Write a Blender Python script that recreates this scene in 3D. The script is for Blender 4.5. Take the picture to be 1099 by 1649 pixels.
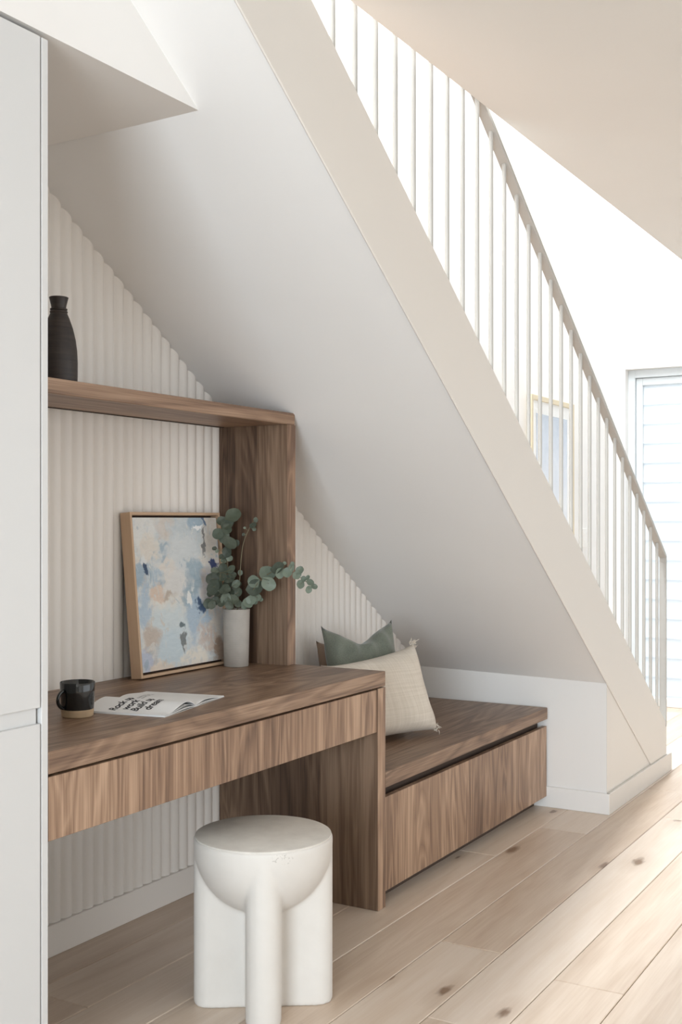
import bpy, bmesh, math, random
from mathutils import Vector, Matrix
random.seed(7)
for o in list(bpy.data.objects): bpy.data.objects.remove(o, do_unlink=True)
scn = bpy.context.scene
COL = scn.collection

# ------------------------------------------------------------------ camera
F_PX, YAW, HORIZON, EYE = 1843.3, math.radians(30.46), 837.3, 1.23
IMG_W, IMG_H = 1099.0, 1649.0
cam_d = bpy.data.cameras.new('camera'); cam = bpy.data.objects.new('camera', cam_d); COL.objects.link(cam)
cam_d.sensor_fit = 'VERTICAL'; cam_d.sensor_height = 36.0
cam_d.lens = F_PX / IMG_H * 36.0
cam_d.shift_y = (HORIZON - IMG_H / 2) / IMG_H
cam_d.clip_start = 0.05
cam.location = (0, 0, EYE)
cam.rotation_euler = (math.radians(90), 0, YAW - math.radians(90))
scn.camera = cam

# ------------------------------------------------------------------ world, lights, exposure
scn.view_settings.view_transform = 'Standard'; scn.view_settings.look = 'None'
scn.view_settings.gamma = 1.0; scn.view_settings.use_curve_mapping = False
scn.view_settings.exposure = -0.3
w = bpy.data.worlds.new('sky'); scn.world = w; w.use_nodes = True
w.node_tree.nodes['Background'].inputs[0].default_value = (0.90, 0.95, 1.0, 1)
w.node_tree.nodes['Background'].inputs[1].default_value = 1.15

def area(name, loc, direction, sx, sy, power, color=(1, 1, 1)):
    d = bpy.data.lights.new(name, 'AREA'); d.shape = 'RECTANGLE'; d.size = sx; d.size_y = sy
    d.energy = power; d.color = color
    o = bpy.data.objects.new(name, d); COL.objects.link(o); o.location = loc
    o.rotation_euler = Vector(direction).to_track_quat('-Z', 'Y').to_euler()
    return o
# daylight entering through the openings of the room
area('daylight_left_window', (-3.30, -0.35, 1.2), (1, 0, 0), 2.3, 2.0, 335, (0.79, 0.90, 1.0))
area('daylight_front_window', (4.2, -3.75, 1.25), (0, 1, 0), 5.8, 2.2, 78, (0.93, 0.97, 1.0))
area('daylight_stair_skylight', (4.0, 2.12, 5.15), (0, -0.42, -1), 7.0, 0.42, 700, (0.88, 0.945, 1.0))
area('daylight_louvre_window', (8.5, 1.1, 1.5), (-1, 0, 0), 3.0, 2.8, 8, (0.95, 0.98, 1.0))

# ------------------------------------------------------------------ constants of the place
YB = 2.340        # crest of the ribbed back wall
YF = 1.722        # flush front of desk, bench, cabinet, bulkhead
YS = 1.467        # outer wall face under the stair
XE = 4.687        # end wall under the stair
XFAR = 7.53
SL = 0.687
def soffit(x, y): return 0.551 + SL * (4.68 - x) + 0.020 * (y - 1.46)
def str_top(x): return 0.238 + SL * (5.619 - x)
def str_bot(x): return 0.543 + SL * (4.68 - x)
CEIL = 2.535

# ------------------------------------------------------------------ node helpers
def srgb(r, g, b):
    f = lambda c: (c / 255 / 12.92) if c / 255 <= 0.04045 else ((c / 255 + 0.055) / 1.055) ** 2.4
    return (f(r), f(g), f(b), 1)
class NT:
    def __init__(s, name):
        s.m = bpy.data.materials.new(name); s.m.use_nodes = True
        s.t = s.m.node_tree; s.b = s.t.nodes['Principled BSDF']; s.out = s.t.nodes['Material Output']
    def n(s, typ, **kw):
        nd = s.t.nodes.new(typ)
        for k, v in kw.items(): setattr(nd, k, v)
        return nd
    def l(s, a, b): s.t.links.new(a, b)
    def coord(s): return s.n('ShaderNodeTexCoord').outputs['Object']
    def map(s, vec, scale=(1, 1, 1), loc=(0, 0, 0), rot=(0, 0, 0)):
        m = s.n('ShaderNodeMapping'); s.l(vec, m.inputs[0])
        m.inputs['Scale'].default_value = scale; m.inputs['Location'].default_value = loc; m.inputs['Rotation'].default_value = rot
        return m.outputs[0]
    def noise(s, vec, scale, detail=3, rough=0.5, dist=0.0):
        t = s.n('ShaderNodeTexNoise'); s.l(vec, t.inputs['Vector'])
        t.inputs['Scale'].default_value = scale; t.inputs['Detail'].default_value = detail
        t.inputs['Roughness'].default_value = rough; t.inputs['Distortion'].default_value = dist
        return t.outputs
    def ramp(s, fac, stops):
        r = s.n('ShaderNodeValToRGB'); s.l(fac, r.inputs[0]); e = r.color_ramp.elements
        while len(e) < len(stops): e.new(0.5)
        for i, (p, c) in enumerate(stops):
            e[i].position = p; e[i].color = c
        return r.outputs[0]
    def math(s, op, a, b=None, c=None, clamp=False):
        m = s.n('ShaderNodeMath', operation=op, use_clamp=clamp)
        for i, v in enumerate((a, b, c)):
            if v is None: continue
            if isinstance(v, (int, float)): m.inputs[i].default_value = v
            else: s.l(v, m.inputs[i])
        return m.outputs[0]
    def mix(s, fac, a, b, blend='MIX'):
        m = s.n('ShaderNodeMix', data_type='RGBA', blend_type=blend)
        for i, v in ((0, fac), (6, a), (7, b)):
            if isinstance(v, (int, float)): m.inputs[i].default_value = v
            elif isinstance(v, tuple): m.inputs[i].default_value = v
            else: s.l(v, m.inputs[i])
        return m.outputs[2]
    def base(s, c):
        if isinstance(c, tuple): s.b.inputs['Base Color'].default_value = c
        else: s.l(c, s.b.inputs['Base Color'])
    def rough(s, v): s.b.inputs['Roughness'].default_value = v
    def bump(s, h, strength, dist=0.01):
        b = s.n('ShaderNodeBump'); b.inputs['Strength'].default_value = strength; b.inputs['Distance'].default_value = dist
        s.l(h, b.inputs['Height']); s.l(b.outputs[0], s.b.inputs['Normal'])

def paint(name, c, rough=0.6, mott=0.02, bump=0.0):
    n = NT(name); v = n.coord()
    k = n.noise(v, 3.0, 3)[0]
    lo = tuple(x * (1 - mott) for x in c[:3]) + (1,); hi = tuple(min(1, x * (1 + mott)) for x in c[:3]) + (1,)
    n.base(n.mix(k, lo, hi)); n.rough(rough)
    if bump: n.bump(n.noise(v, 220, 2)[0], bump, 0.002)
    return n.m

def walnut(name, axis, tone=1.0, leaf=0.0, seed=0.0):
    """Grain runs along `axis`; leaf = width of the veneer leaves."""
    n = NT(name); v = n.coord()
    ax = {'X': 0, 'Y': 1, 'Z': 2}[axis]
    info = n.n('ShaderNodeObjectInfo')
    if leaf:
        sep = n.n('ShaderNodeSeparateXYZ'); n.l(v, sep.inputs[0])
        warped = n.math('ADD', sep.outputs[0], n.math('MULTIPLY', sep.outputs[1], 1.0))
        idx = n.math('FLOOR', n.math('DIVIDE', warped, leaf))
        wn = n.n('ShaderNodeTexWhiteNoise', noise_dimensions='1D'); n.l(idx, wn.inputs['W'])
        off = n.n('ShaderNodeCombineXYZ'); n.l(n.math('MULTIPLY', wn.outputs[0], 3.0), off.inputs[2])
        n.l(n.math('MULTIPLY', wn.outputs[0], 7.0), off.inputs[1])
        va = n.n('ShaderNodeVectorMath', operation='ADD'); n.l(v, va.inputs[0]); n.l(off.outputs[0], va.inputs[1])
        v = va.outputs[0]; leafv = wn.outputs[0]
    sc1 = [6.0] * 3; sc1[ax] = 0.75
    sc2 = [230.0] * 3; sc2[ax] = 4.0
    sc3 = [38.0] * 3; sc3[ax] = 1.0
    v1 = n.map(v, sc1, (seed, seed * 1.7, seed * 0.6)); v2 = n.map(v, sc2, (seed, 0, seed)); v3 = n.map(v, sc3, (0, seed, seed))
    big = n.noise(v1, 1.0, 3, 0.5, 0.9)[0]
    rings = n.math('FRACT', n.math('MULTIPLY', big, 11.0))
    rings = n.math('ABSOLUTE', n.math('SUBTRACT', rings, 0.5))
    rings = n.math('MULTIPLY', rings, 2.0)
    mid = n.noise(v3, 1.0, 3, 0.6, 0.7)[0]
    fine = n.noise(v2, 1.0, 2, 0.6)[0]
    f = n.math('ADD', n.math('MULTIPLY', rings, 0.24), n.math('MULTIPLY', mid, 0.46))
    f = n.math('ADD', f, n.math('MULTIPLY', big, 0.45))
    f = n.math('ADD', f, n.math('MULTIPLY', n.math('SUBTRACT', fine, 0.5), 0.55))
    if leaf: f = n.math('ADD', f, n.math('MULTIPLY', n.math('SUBTRACT', leafv, 0.5), 0.26))
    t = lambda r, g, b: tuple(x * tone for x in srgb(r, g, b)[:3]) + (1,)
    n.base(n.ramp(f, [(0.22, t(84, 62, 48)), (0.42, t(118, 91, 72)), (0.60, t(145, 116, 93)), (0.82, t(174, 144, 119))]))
    n.rough(0.42)
    n.bump(fine, 0.05, 0.002)
    return n.m

def oak():
    n = NT('oak_floor'); v = n.coord()
    info = n.n('ShaderNodeObjectInfo')
    off = n.n('ShaderNodeCombineXYZ')
    n.l(n.math('MULTIPLY', info.outputs['Random'], 37.0), off.inputs[0]); n.l(n.math('MULTIPLY', info.outputs['Random'], 91.0), off.inputs[1])
    va = n.n('ShaderNodeVectorMath', operation='ADD'); n.l(v, va.inputs[0]); n.l(off.outputs[0], va.inputs[1]); v = va.outputs[0]
    big = n.noise(n.map(v, (0.7, 7, 7)), 1.0, 2, 0.5, 0.5)[0]
    rings = n.math('ABSOLUTE', n.math('SUBTRACT', n.math('FRACT', n.math('MULTIPLY', big, 7.0)), 0.5))
    fine = n.noise(n.map(v, (4, 150, 150)), 1.0, 2, 0.6)[0]
    mid = n.noise(n.map(v, (1.6, 16, 16)), 1.0, 3, 0.6)[0]
    f = n.math('ADD', n.math('ADD', n.math('MULTIPLY', rings, 0.12), 0.075), n.math('MULTIPLY', mid, 0.42))
    f = n.math('ADD', f, n.math('MULTIPLY', n.math('SUBTRACT', fine, 0.5), 0.20))
    f = n.math('ADD', f, n.math('MULTIPLY', n.math('SUBTRACT', info.outputs['Random'], 0.5), 0.22))
    c = n.ramp(f, [(0.12, srgb(192, 168, 146)), (0.34, srgb(214, 195, 176)), (0.62, srgb(229, 215, 201))])
    # knots
    vo = n.n('ShaderNodeTexVoronoi', feature='F1', voronoi_dimensions='2D'); vo.inputs['Scale'].default_value = 1.0
    wob = n.noise(n.map(v, (14, 40, 40)), 1.0, 2)[0]
    n.l(n.map(v, (1.5, 4.2, 4.2)), vo.inputs['Vector'])
    dist = n.math('ADD', vo.outputs['Distance'], n.math('MULTIPLY', n.math('SUBTRACT', wob, 0.5), 0.10))
    sepc = n.n('ShaderNodeSeparateColor'); n.l(vo.outputs['Color'], sepc.inputs[0])
    has = n.math('GREATER_THAN', sepc.outputs[0], 0.56)
    size = n.math('ADD', n.math('MULTIPLY', sepc.outputs[1], 0.08), 0.02)
    core = n.math('SUBTRACT', 1.0, n.math('DIVIDE', dist, size), None, True)
    core = n.math('MULTIPLY', n.math('MULTIPLY', core, has), 1.7, None, True)
    c = n.mix(core, c, srgb(116, 92, 74))
    halo = n.math('SUBTRACT', 1.0, n.math('DIVIDE', dist, n.math('MULTIPLY', size, 3.0)), None, True)
    c = n.mix(n.math('MULTIPLY', n.math('MULTIPLY', halo, has), 0.35), c, srgb(160, 128, 100))
    n.base(c); n.rough(0.36); n.bump(fine, 0.04, 0.002)
    return n.m

M = {}
M['wall'] = paint('white_wall_paint', srgb(232, 229, 225), 0.7)
M['soffit'] = paint('soffit_paint', srgb(235, 233, 230), 0.75)
M['ceiling'] = paint('ceiling_paint', srgb(226, 222, 216), 0.8)
M['string'] = paint('stringer_paint', srgb(216, 210, 202), 0.5)
M['rib'] = paint('rib_paint', srgb(233, 227, 220), 0.6)
M['trim'] = paint('trim_paint', srgb(231, 228, 223), 0.45)
M['cabinet'] = paint('cabinet_paint', srgb(205, 204, 202), 0.45, 0.01)
M['shadow'] = paint('dark_recess', srgb(60, 52, 46), 0.9)
M['metal'] = paint('painted_steel', srgb(176, 173, 167), 0.4)
M['wal_x'] = walnut('walnut_long_grain', 'X', 0.84)
M['wal_front'] = walnut('walnut_veneer_front', 'Z', 1.05, 0.115, 3.1)
M['wal_shaded'] = walnut('walnut_veneer_shaded', 'Z', 0.58, 0.16, 8.3)  # same walnut darkened: cabinet's shade on the panel faces put into the colour
M['wal_shelf'] = walnut('walnut_shelf', 'X', 1.0, 0, 5.2)
M['oak'] = oak()
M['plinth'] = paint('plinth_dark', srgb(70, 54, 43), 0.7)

# ------------------------------------------------------------------ object helpers
def link(o, parent=None):
    COL.objects.link(o)
    if parent is not None: o.parent = parent
    return o
def wloc(p):
    v = Vector((0, 0, 0))
    while p is not None: v += p.location; p = p.parent
    return v
def mesh_obj(name, me, mat, parent=None, world=True, smooth=False):
    if mat is not None and not me.materials: me.materials.append(mat)
    if smooth:
        for p in me.polygons: p.use_smooth = True
    if parent is not None and world: me.transform(Matrix.Translation(-wloc(parent)))
    o = bpy.data.objects.new(name, me)
    return link(o, parent)
def bm_obj(name, bm, mat, parent=None, world=True, smooth=False):
    bmesh.ops.recalc_face_normals(bm, faces=bm.faces[:])
    me = bpy.data.meshes.new(name); bm.to_mesh(me); bm.free()
    return mesh_obj(name, me, mat, parent, world, smooth)
def box_bm(x0, x1, y0, y1, z0, z1, bev=0.0, seg=1):
    bm = bmesh.new()
    vs = [bm.verts.new((x, y, z)) for z in (z0, z1) for y in (y0, y1) for x in (x0, x1)]
    for f in ((0, 2, 3, 1), (4, 5, 7, 6), (0, 1, 5, 4), (2, 6, 7, 3), (0, 4, 6, 2), (1, 3, 7, 5)):
        bm.faces.new([vs[i] for i in f])
    if bev: bmesh.ops.bevel(bm, geom=bm.edges[:], offset=bev, segments=seg, affect='EDGES', profile=0.5)
    return bm
def box(name, x0, x1, y0, y1, z0, z1, mat, parent=None, bev=0.0015):
    return bm_obj(name, box_bm(x0, x1, y0, y1, z0, z1, bev), mat, parent)
def prism_y(name, pts, y0, y1, mat, parent=None, bev=0.0):
    """Polygon in XZ extruded along Y."""
    bm = bmesh.new()
    a = [bm.verts.new((x, y0, z)) for x, z in pts]; b = [bm.verts.new((x, y1, z)) for x, z in pts]
    bm.faces.new(a); bm.faces.new(b[::-1]); n = len(pts)
    for i in range(n): bm.faces.new((a[i], b[i], b[(i + 1) % n], a[(i + 1) % n]))
    if bev: bmesh.ops.bevel(bm, geom=bm.edges[:], offset=bev, segments=1, affect='EDGES')
    return bm_obj(name, bm, mat, parent)
def lathe_bm(prof, seg=48, cx=0, cy=0, cz=0):
    bm = bmesh.new(); rings = []
    for r, z in prof:
        if r < 1e-6: rings.append([bm.verts.new((cx, cy, cz + z))])
        else: rings.append([bm.verts.new((cx + r * math.cos(2 * math.pi * i / seg), cy + r * math.sin(2 * math.pi * i / seg), cz + z)) for i in range(seg)])
    for a, b in zip(rings, rings[1:]):
        for i in range(seg):
            j = (i + 1) % seg
            if len(a) == 1 and len(b) == 1: continue
            if len(a) == 1: bm.faces.new((a[0], b[i], b[j]))
            elif len(b) == 1: bm.faces.new((a[i], a[j], b[0]))
            else: bm.faces.new((a[i], a[j], b[j], b[i]))
    return bm
def tube_bm(pts, rad, seg=10, bm=None, caps=True):
    bm = bm or bmesh.new(); pts = [Vector(p) for p in pts]; rings = []
    up = Vector((0.13, 0.31, 0.94))
    for i, p in enumerate(pts):
        d = (pts[min(i + 1, len(pts) - 1)] - pts[max(i - 1, 0)]).normalized()
        u = d.cross(up)
        if u.length < 1e-3: u = d.cross(Vector((1, 0, 0)))
        u.normalize(); v = d.cross(u)
        r = rad[i] if isinstance(rad, (list, tuple)) else rad
        rings.append([bm.verts.new(p + (u * math.cos(2 * math.pi * k / seg) + v * math.sin(2 * math.pi * k / seg)) * r) for k in range(seg)])
    for a, b in zip(rings, rings[1:]):
        for k in range(seg): bm.faces.new((a[k], a[(k + 1) % seg], b[(k + 1) % seg], b[k]))
    if caps: bm.faces.new(rings[0][::-1]); bm.faces.new(rings[-1])
    return bm
def thing(name, label, cat, loc=(0, 0, 0), group=None):
    o = bpy.data.objects.new(name, None); o.empty_display_size = 0.05; o.location = loc; link(o)
    o['label'] = label; o['category'] = cat
    if group: o['group'] = group
    return o
def tag(o, label, cat, group=None):
    o['label'] = label; o['category'] = cat
    if group: o['group'] = group
    return o
def struct(o, label=None, cat=None):
    o['kind'] = 'structure'
    if label: o['label'] = label
    if cat: o['category'] = cat
    return o
def smooth_angle(o, deg=35):
    me = o.data
    for p in me.polygons: p.use_smooth = True
    try: me.set_sharp_from_angle(angle=math.radians(deg))
    except Exception: pass

# ================================================================== SETTING
# ---- floor: sub-floor slab with separate oak boards
floor = struct(box('floor', -3.4, 7.72, -3.8, 2.36, -0.10, -0.018, M['shadow'], None, 0), 'pale oak board floor of the room', 'floor')
seam0, PW = 0.872, 0.1905
rnd = random.Random(3)
joints = {2: 3.03, 0: 2.93, 6: 2.165, 3: 4.35, 4: 3.9, 1: 4.75, 5: 3.0}
for k in range(-24, 8):
    y0 = seam0 + k * PW; y1 = y0 + PW
    if y1 < -3.75: continue
    y1 = min(y1, 2.352); y0 = max(y0, -3.75)
    L = 2.2
    j = joints.get(k, rnd.uniform(0, L))
    xs = [-3.35]; x = j - L * math.ceil((j + 3.35) / L)
    while x < 7.7:
        if x > -3.2: xs.append(x)
        x += L
    xs.append(7.70)
    for a, b in zip(xs, xs[1:]):
        g = 0.0010
        bm = bmesh.new(); ch = 0.0022
        lo = [bm.verts.new(p) for p in ((a + g, y0 + g, -0.016), (b - g, y0 + g, -0.016), (b - g, y1 - g, -0.016), (a + g, y1 - g, -0.016))]
        mi = [bm.verts.new((p.co.x, p.co.y, -0.0022)) for p in lo]
        sx = (1, -1, -1, 1); sy = (1, 1, -1, -1)
        hi = [bm.verts.new((p.co.x + ch * sx[i], p.co.y + ch * sy[i], 0.0)) for i, p in enumerate(lo)]
        for A, B in ((lo, mi), (mi, hi)):
            for i in range(4): bm.faces.new((A[i], A[(i + 1) % 4], B[(i + 1) % 4], B[i]))
        bm.faces.new(hi)
        bm_obj('floor_board', bm, M['oak'], floor)

# ---- back wall: plain plane behind, ribs in front of it in the alcove
wall_back = struct(box('wall_back', -3.4, 7.9, 2.352, 2.47, 0.0, 5.3, M['wall'], None, 0), 'white back wall behind desk, bench and stairs', 'wall')
RP = 0.0447; nseg = 8
x = 1.745
while x < 4.66:
    x1 = min(x + RP, 4.684)
    bm = bmesh.new(); bot = []; top = []
    for i in range(nseg + 1):
        t = i / nseg; px = x + (x1 - x) * t
        py = 2.3520 - 0.0125 * (1 - abs(2 * t - 1) ** 2.4)
        bot.append(bm.verts.new((px, py, 0.088))); top.append(bm.verts.new((px, py, soffit(px, py) + 0.004)))
    for i in range(nseg): bm.faces.new((bot[i], bot[i + 1], top[i + 1], top[i]))
    bm.faces.new((bot[0], top[0], top[-1], bot[-1]))
    o = bm_obj('rib', bm, M['rib'], wall_back); smooth_angle(o, 50)
    x += RP
struct(box('baseboard_back', 1.735, 3.155, 2.333, 2.356, 0.0, 0.090, M['rib'], None, 0.002), 'pale painted baseboard on the ribbed wall under the desk', 'baseboard')
struct(box('baseboard_right', 5.66, XFAR, 2.338, 2.354, 0.0, 0.088, M['trim'], None, 0.002), 'white baseboard on the wall past the foot of the stairs', 'baseboard')

# ---- room shell out of frame (bounce light) with window openings
def opening_wall_x(name, x0, x1, ya, yb, z1, o0, o1, oz0, oz1, mat):
    bm = bmesh.new()
    for r in ((ya, o0, 0, z1), (o1, yb, 0, z1), (o0, o1, 0, oz0), (o0, o1, oz1, z1)):
        if r[1] - r[0] < 1e-4 or r[3] - r[2] < 1e-4: continue
        b = box_bm(x0, x1, r[0], r[1], r[2], r[3]); me = bpy.data.meshes.new('t'); b.to_mesh(me); b.free(); bm.from_mesh(me); bpy.data.meshes.remove(me)
    return bm_obj(name, bm, mat)
def opening_wall_y(name, y0, y1, xa, xb, z1, o0, o1, oz0, oz1, mat):
    bm = bmesh.new()
    for r in ((xa, o0, 0, z1), (o1, xb, 0, z1), (o0, o1, 0, oz0), (o0, o1, oz1, z1)):
        if r[1] - r[0] < 1e-4 or r[3] - r[2] < 1e-4: continue
        b = box_bm(r[0], r[1], y0, y1, r[2], r[3]); me = bpy.data.meshes.new('t'); b.to_mesh(me); b.free(); bm.from_mesh(me); bpy.data.meshes.remove(me)
    return bm_obj(name, bm, mat)
struct(opening_wall_x('wall_left', -3.25, -3.1, -3.8, 2.36, CEIL + 0.02, -1.4, 0.7, 0.02, 2.38, M['wall']), 'white side wall with a wide window opening', 'wall')
struct(opening_wall_y('wall_front', -3.7, -3.55, -3.25, 7.9, CEIL + 0.02, 1.2, 7.2, 0.12, 2.38, M['wall']), 'white wall opposite the stairs with a wide window opening', 'wall')
struct(opening_wall_x('wall_right', XFAR, 7.70, -3.8, 2.353, 2.705, -0.4, 2.232, 0.0, 2.232, M['wall']), 'white end wall around the tall louvre window', 'wall')
struct(box('wall_right_upper', 7.545, 7.70, -1.6, 2.353, 2.712, 5.3, M['wall'], None, 0), 'white upper end wall of the stairwell', 'wall')
struct(box('ceiling', -3.4, 7.9, -3.8, 1.44, CEIL, CEIL + 0.28, M['ceiling'], None, 0.003), 'warm white ceiling ending at the stairwell', 'ceiling')
struct(box('wall_void_front', -0.3, 7.9, -1.6, -1.5, CEIL + 0.285, 5.3, M['wall'], None, 0), 'white upper wall of the stairwell', 'wall')
struct(box('wall_void_left', -0.30, -0.2, -1.5, 2.353, 2.83, 5.3, M['wall'], None, 0), 'white upper side wall of the stairwell', 'wall')

# ---- bulkhead above the tall cabinet
struct(prism_y('trim_bulkhead', [(-1.2, 2.233), (2.245, 2.233), (0.2, 3.638), (-1.2, 3.638)], YF, 2.350, M['wall']), 'white boxed bulkhead over the tall cabinet, cut by the stair soffit', 'bulkhead')

# ---- walls enclosing the foot of the stair
bm = bmesh.new()
def quadbox(bm, pts_lo, pts_hi):
    a = [bm.verts.new(p) for p in pts_lo]; b = [bm.verts.new(p) for p in pts_hi]
    bm.faces.new(a[::-1]); bm.faces.new(b)
    for i in range(4): bm.faces.new((a[i], a[(i + 1) % 4], b[(i + 1) % 4], b[i]))
lo = [(XE, YS + 0.001, 0), (XE + 0.05, YS + 0.001, 0), (XE + 0.05, 2.352, 0), (XE, 2.352, 0)]
quadbox(bm, lo, [(p[0], p[1], soffit(p[0], p[1]) + 0.004) for p in lo])
struct(bm_obj('wall_stair_end', bm, M['wall']), 'short white wall closing the low end under the stairs', 'wall')
struct(prism_y('wall_stair_side', [(XE, 0), (5.612, 0), (5.612, 0.215), (XE, 0.62)], YS, YS + 0.0009, M['string']), 'cream triangular wall under the foot of the stairs', 'wall')
struct(box('baseboard_stair_end', 4.675, XE, 1.453, 2.352, 0, 0.088, M['wall'], None, 0.002), 'white baseboard on the short wall beside the bench', 'baseboard')
struct(box('baseboard_stair_side', 4.6755, 5.685, 1.452, YS, 0, 0.088, M['string'], None, 0.002), 'cream baseboard along the foot of the stairs', 'baseboard')

# ---- staircase: soffit, stringer, treads, risers
stair = thing('staircase', 'white enclosed staircase with plastered sloping underside and closed stringer', 'staircase', (5.6, 1.9, 0)); stair['kind'] = 'structure'
bm = bmesh.new()
lo = [(-0.2, 1.469, 0), (XE + 0.03, 1.469, 0), (XE + 0.03, 2.3515, 0), (-0.2, 2.3515, 0)]
quadbox(bm, [(p[0], p[1], soffit(p[0], p[1])) for p in lo], [(p[0], p[1], soffit(p[0], p[1]) + 0.03) for p in lo])
bm_obj('soffit', bm, M['soffit'], stair)
prism_y('stringer', [(-0.2, str_bot(-0.2)), (5.345, 0.0875), (5.619, 0.0875), (5.619, 0.238), (-0.2, str_top(-0.2))], 1.461, 1.468, M['string'], stair, 0.0025)
prism_y('stringer_core', [(-0.2, soffit(-0.2, 1.5) + 0.02), (5.345, 0.12), (5.617, 0.0875), (5.617, 0.236), (-0.2, str_top(-0.2) - 0.002)], 1.4682, 1.500, M['string'], stair)
RUN, RISE = 0.262, 0.18
for i in range(16):
    xr = 5.585 - i * RUN; z = (i + 1) * RISE
    box('riser', xr - 0.018, xr, 1.500, 2.351, z - RISE if i else 0.0, z - 0.03, M['wall'], stair, 0)
    box('tread', xr - RUN - 0.018, xr + 0.02, 1.500, 2.351, z - 0.03, z, M['wal_shelf'], stair, 0.002)
box('newel_block', 5.586, 5.619, 1.500, 1.56, 0.0, 0.236, M['string'], stair, 0.002)

# ---- balustrade
bal = thing('stair_balustrade', 'slim off-white steel balustrade with flat handrail climbing the stairs', 'balustrade', (5.6, 1.474, 0.24))
YR0, YR1 = 1.4575, 1.4915
def rail_top(x): return 1.062 + 0.683 * (5.607 - x)
bm = bmesh.new()
xa, xb = 1.2, 5.607; th = 0.022
a = [(xa, rail_top(xa) - th), (xb, rail_top(xb) - th), (xb, rail_top(xb)), (xa, rail_top(xa))]
prism_y('handrail', a, YR0, YR1, M['metal'], bal, 0.002)
box('newel_post', 5.600, 5.612, YR0, YR1, 0.225, rail_top(5.607) - 0.004, M['metal'], bal, 0.0015)
first = None
for i in range(1, 34):
    bx = 5.607 - 0.1122 * i
    if bx < 1.6: break
    bm = tube_bm([(bx, 1.4745, str_top(bx) - 0.012), (bx, 1.4745, rail_top(bx) - th + 0.004)], 0.0076, 12)
    o = bm_obj('baluster', bm, M['metal'], bal); smooth_angle(o)

# ---- louvre window in the end wall
M['glass_louvre'] = None
n = NT('frosted_louvre_glass')
n.base((0.88, 0.92, 0.95, 1)); n.rough(0.25)
tr = n.n('ShaderNodeBsdfTranslucent'); tr.inputs[0].default_value = (0.93, 0.96, 0.98, 1)
mx = n.n('ShaderNodeMixShader'); mx.inputs[0].default_value = 0.6
n.l(n.b.outputs[0], mx.inputs[1]); n.l(tr.outputs[0], mx.inputs[2]); n.l(mx.outputs[0], n.out.inputs[0])
M['glass_louvre'] = n.m
M['frame_grey'] = paint('window_frame_paint', srgb(214, 219, 221), 0.4)
win = struct(thing('window_1', 'tall white louvre window at the end of the room', 'window', (7.66, 1.1, 0)))
WY0, WY1 = -0.4, 2.232
box('frame_jamb', 7.60, 7.70, WY1 - 0.045, WY1, 0, 2.232, M['frame_grey'], win, 0.002)
box('frame_jamb', 7.60, 7.70, WY0, WY0 + 0.045, 0, 2.232, M['frame_grey'], win, 0.002)
box('frame_head', 7.60, 7.70, WY0 + 0.045, WY1 - 0.045, 2.180, 2.232, M['frame_grey'], win, 0.002)
box('window_sill', 7.56, 7.70, WY0 + 0.045, WY1 - 0.045, 0.0, 0.055, M['trim'], win, 0.003)
def sash(y0, y1):
    bm = bmesh.new()
    for r in ((y0, y0 + 0.043, 0.057, 2.178), (y1 - 0.043, y1, 0.057, 2.178), (y0 + 0.043, y1 - 0.043, 2.130, 2.178)):
        b = box_bm(7.625, 7.675, r[0], r[1], r[2], r[3], 0.002); me = bpy.data.meshes.new('t'); b.to_mesh(me); b.free(); bm.from_mesh(me); bpy.data.meshes.remove(me)
    return bm_obj('sash', bm, M['frame_grey'], win)
sash_a = sash(0.937, WY1 - 0.047); sash_b = sash(WY0 + 0.047, 0.933)
z = 0.055
while z < 2.10:
    zt = min(z + 0.138, 2.132)
    bm = bmesh.new()
    quadbox(bm, [(7.636, 0.982, z), (7.642, 0.982, z), (7.642, WY1 - 0.092, z), (7.636, WY1 - 0.092, z)],
            [(7.652, 0.982, zt), (7.658, 0.982, zt), (7.658, WY1 - 0.092, zt), (7.652, WY1 - 0.092, zt)])
    bm_obj('louvre_blade', bm, M['glass_louvre'], sash_a)
    z += 0.1297
# second leaf of the window, out of frame
z = 0.055
while z < 2.10:
    zt = min(z + 0.138, 2.132)
    bm = bmesh.new()
    quadbox(bm, [(7.636, -0.308, z), (7.642, -0.308, z), (7.642, 0.888, z), (7.636, 0.888, z)],
            [(7.652, -0.308, zt), (7.658, -0.308, zt), (7.658, 0.888, zt), (7.652, 0.888, zt)])
    bm_obj('louvre_blade', bm, M['glass_louvre'], sash_b)
    z += 0.1297

# ================================================================== JOINERY
# ---- tall cabinet
cab = thing('tall_cabinet', 'tall handleless white cabinet at the left edge beside the desk', 'cabinet', (0.6, 2.0, 0))
CX1, CX0 = 1.733, -0.6
box('carcass', CX0, 1.713, YF + 0.022, 2.335, 0.0, 2.215, M['cabinet'], cab, 0)
box('end_panel', 1.7145, CX1, YF, 2.335, 0.0, 2.222, M['cabinet'], cab, 0.0012)
for (a, b) in ((0.562, 1.7105), (-0.6, 0.558)):
    d = box('upper_door', a, b, YF - 0.001, YF + 0.020, 0.845, 2.222, M['cabinet'], cab, 0.0015)
    d = box('lower_door', a, b, YF - 0.001, YF + 0.020, 0.0, 0.812, M['cabinet'], cab, 0.0015)
box('finger_rail', CX0, 1.706, YF + 0.008, YF + 0.030, 0.790, 0.868, M['cabinet'], cab, 0)

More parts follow.
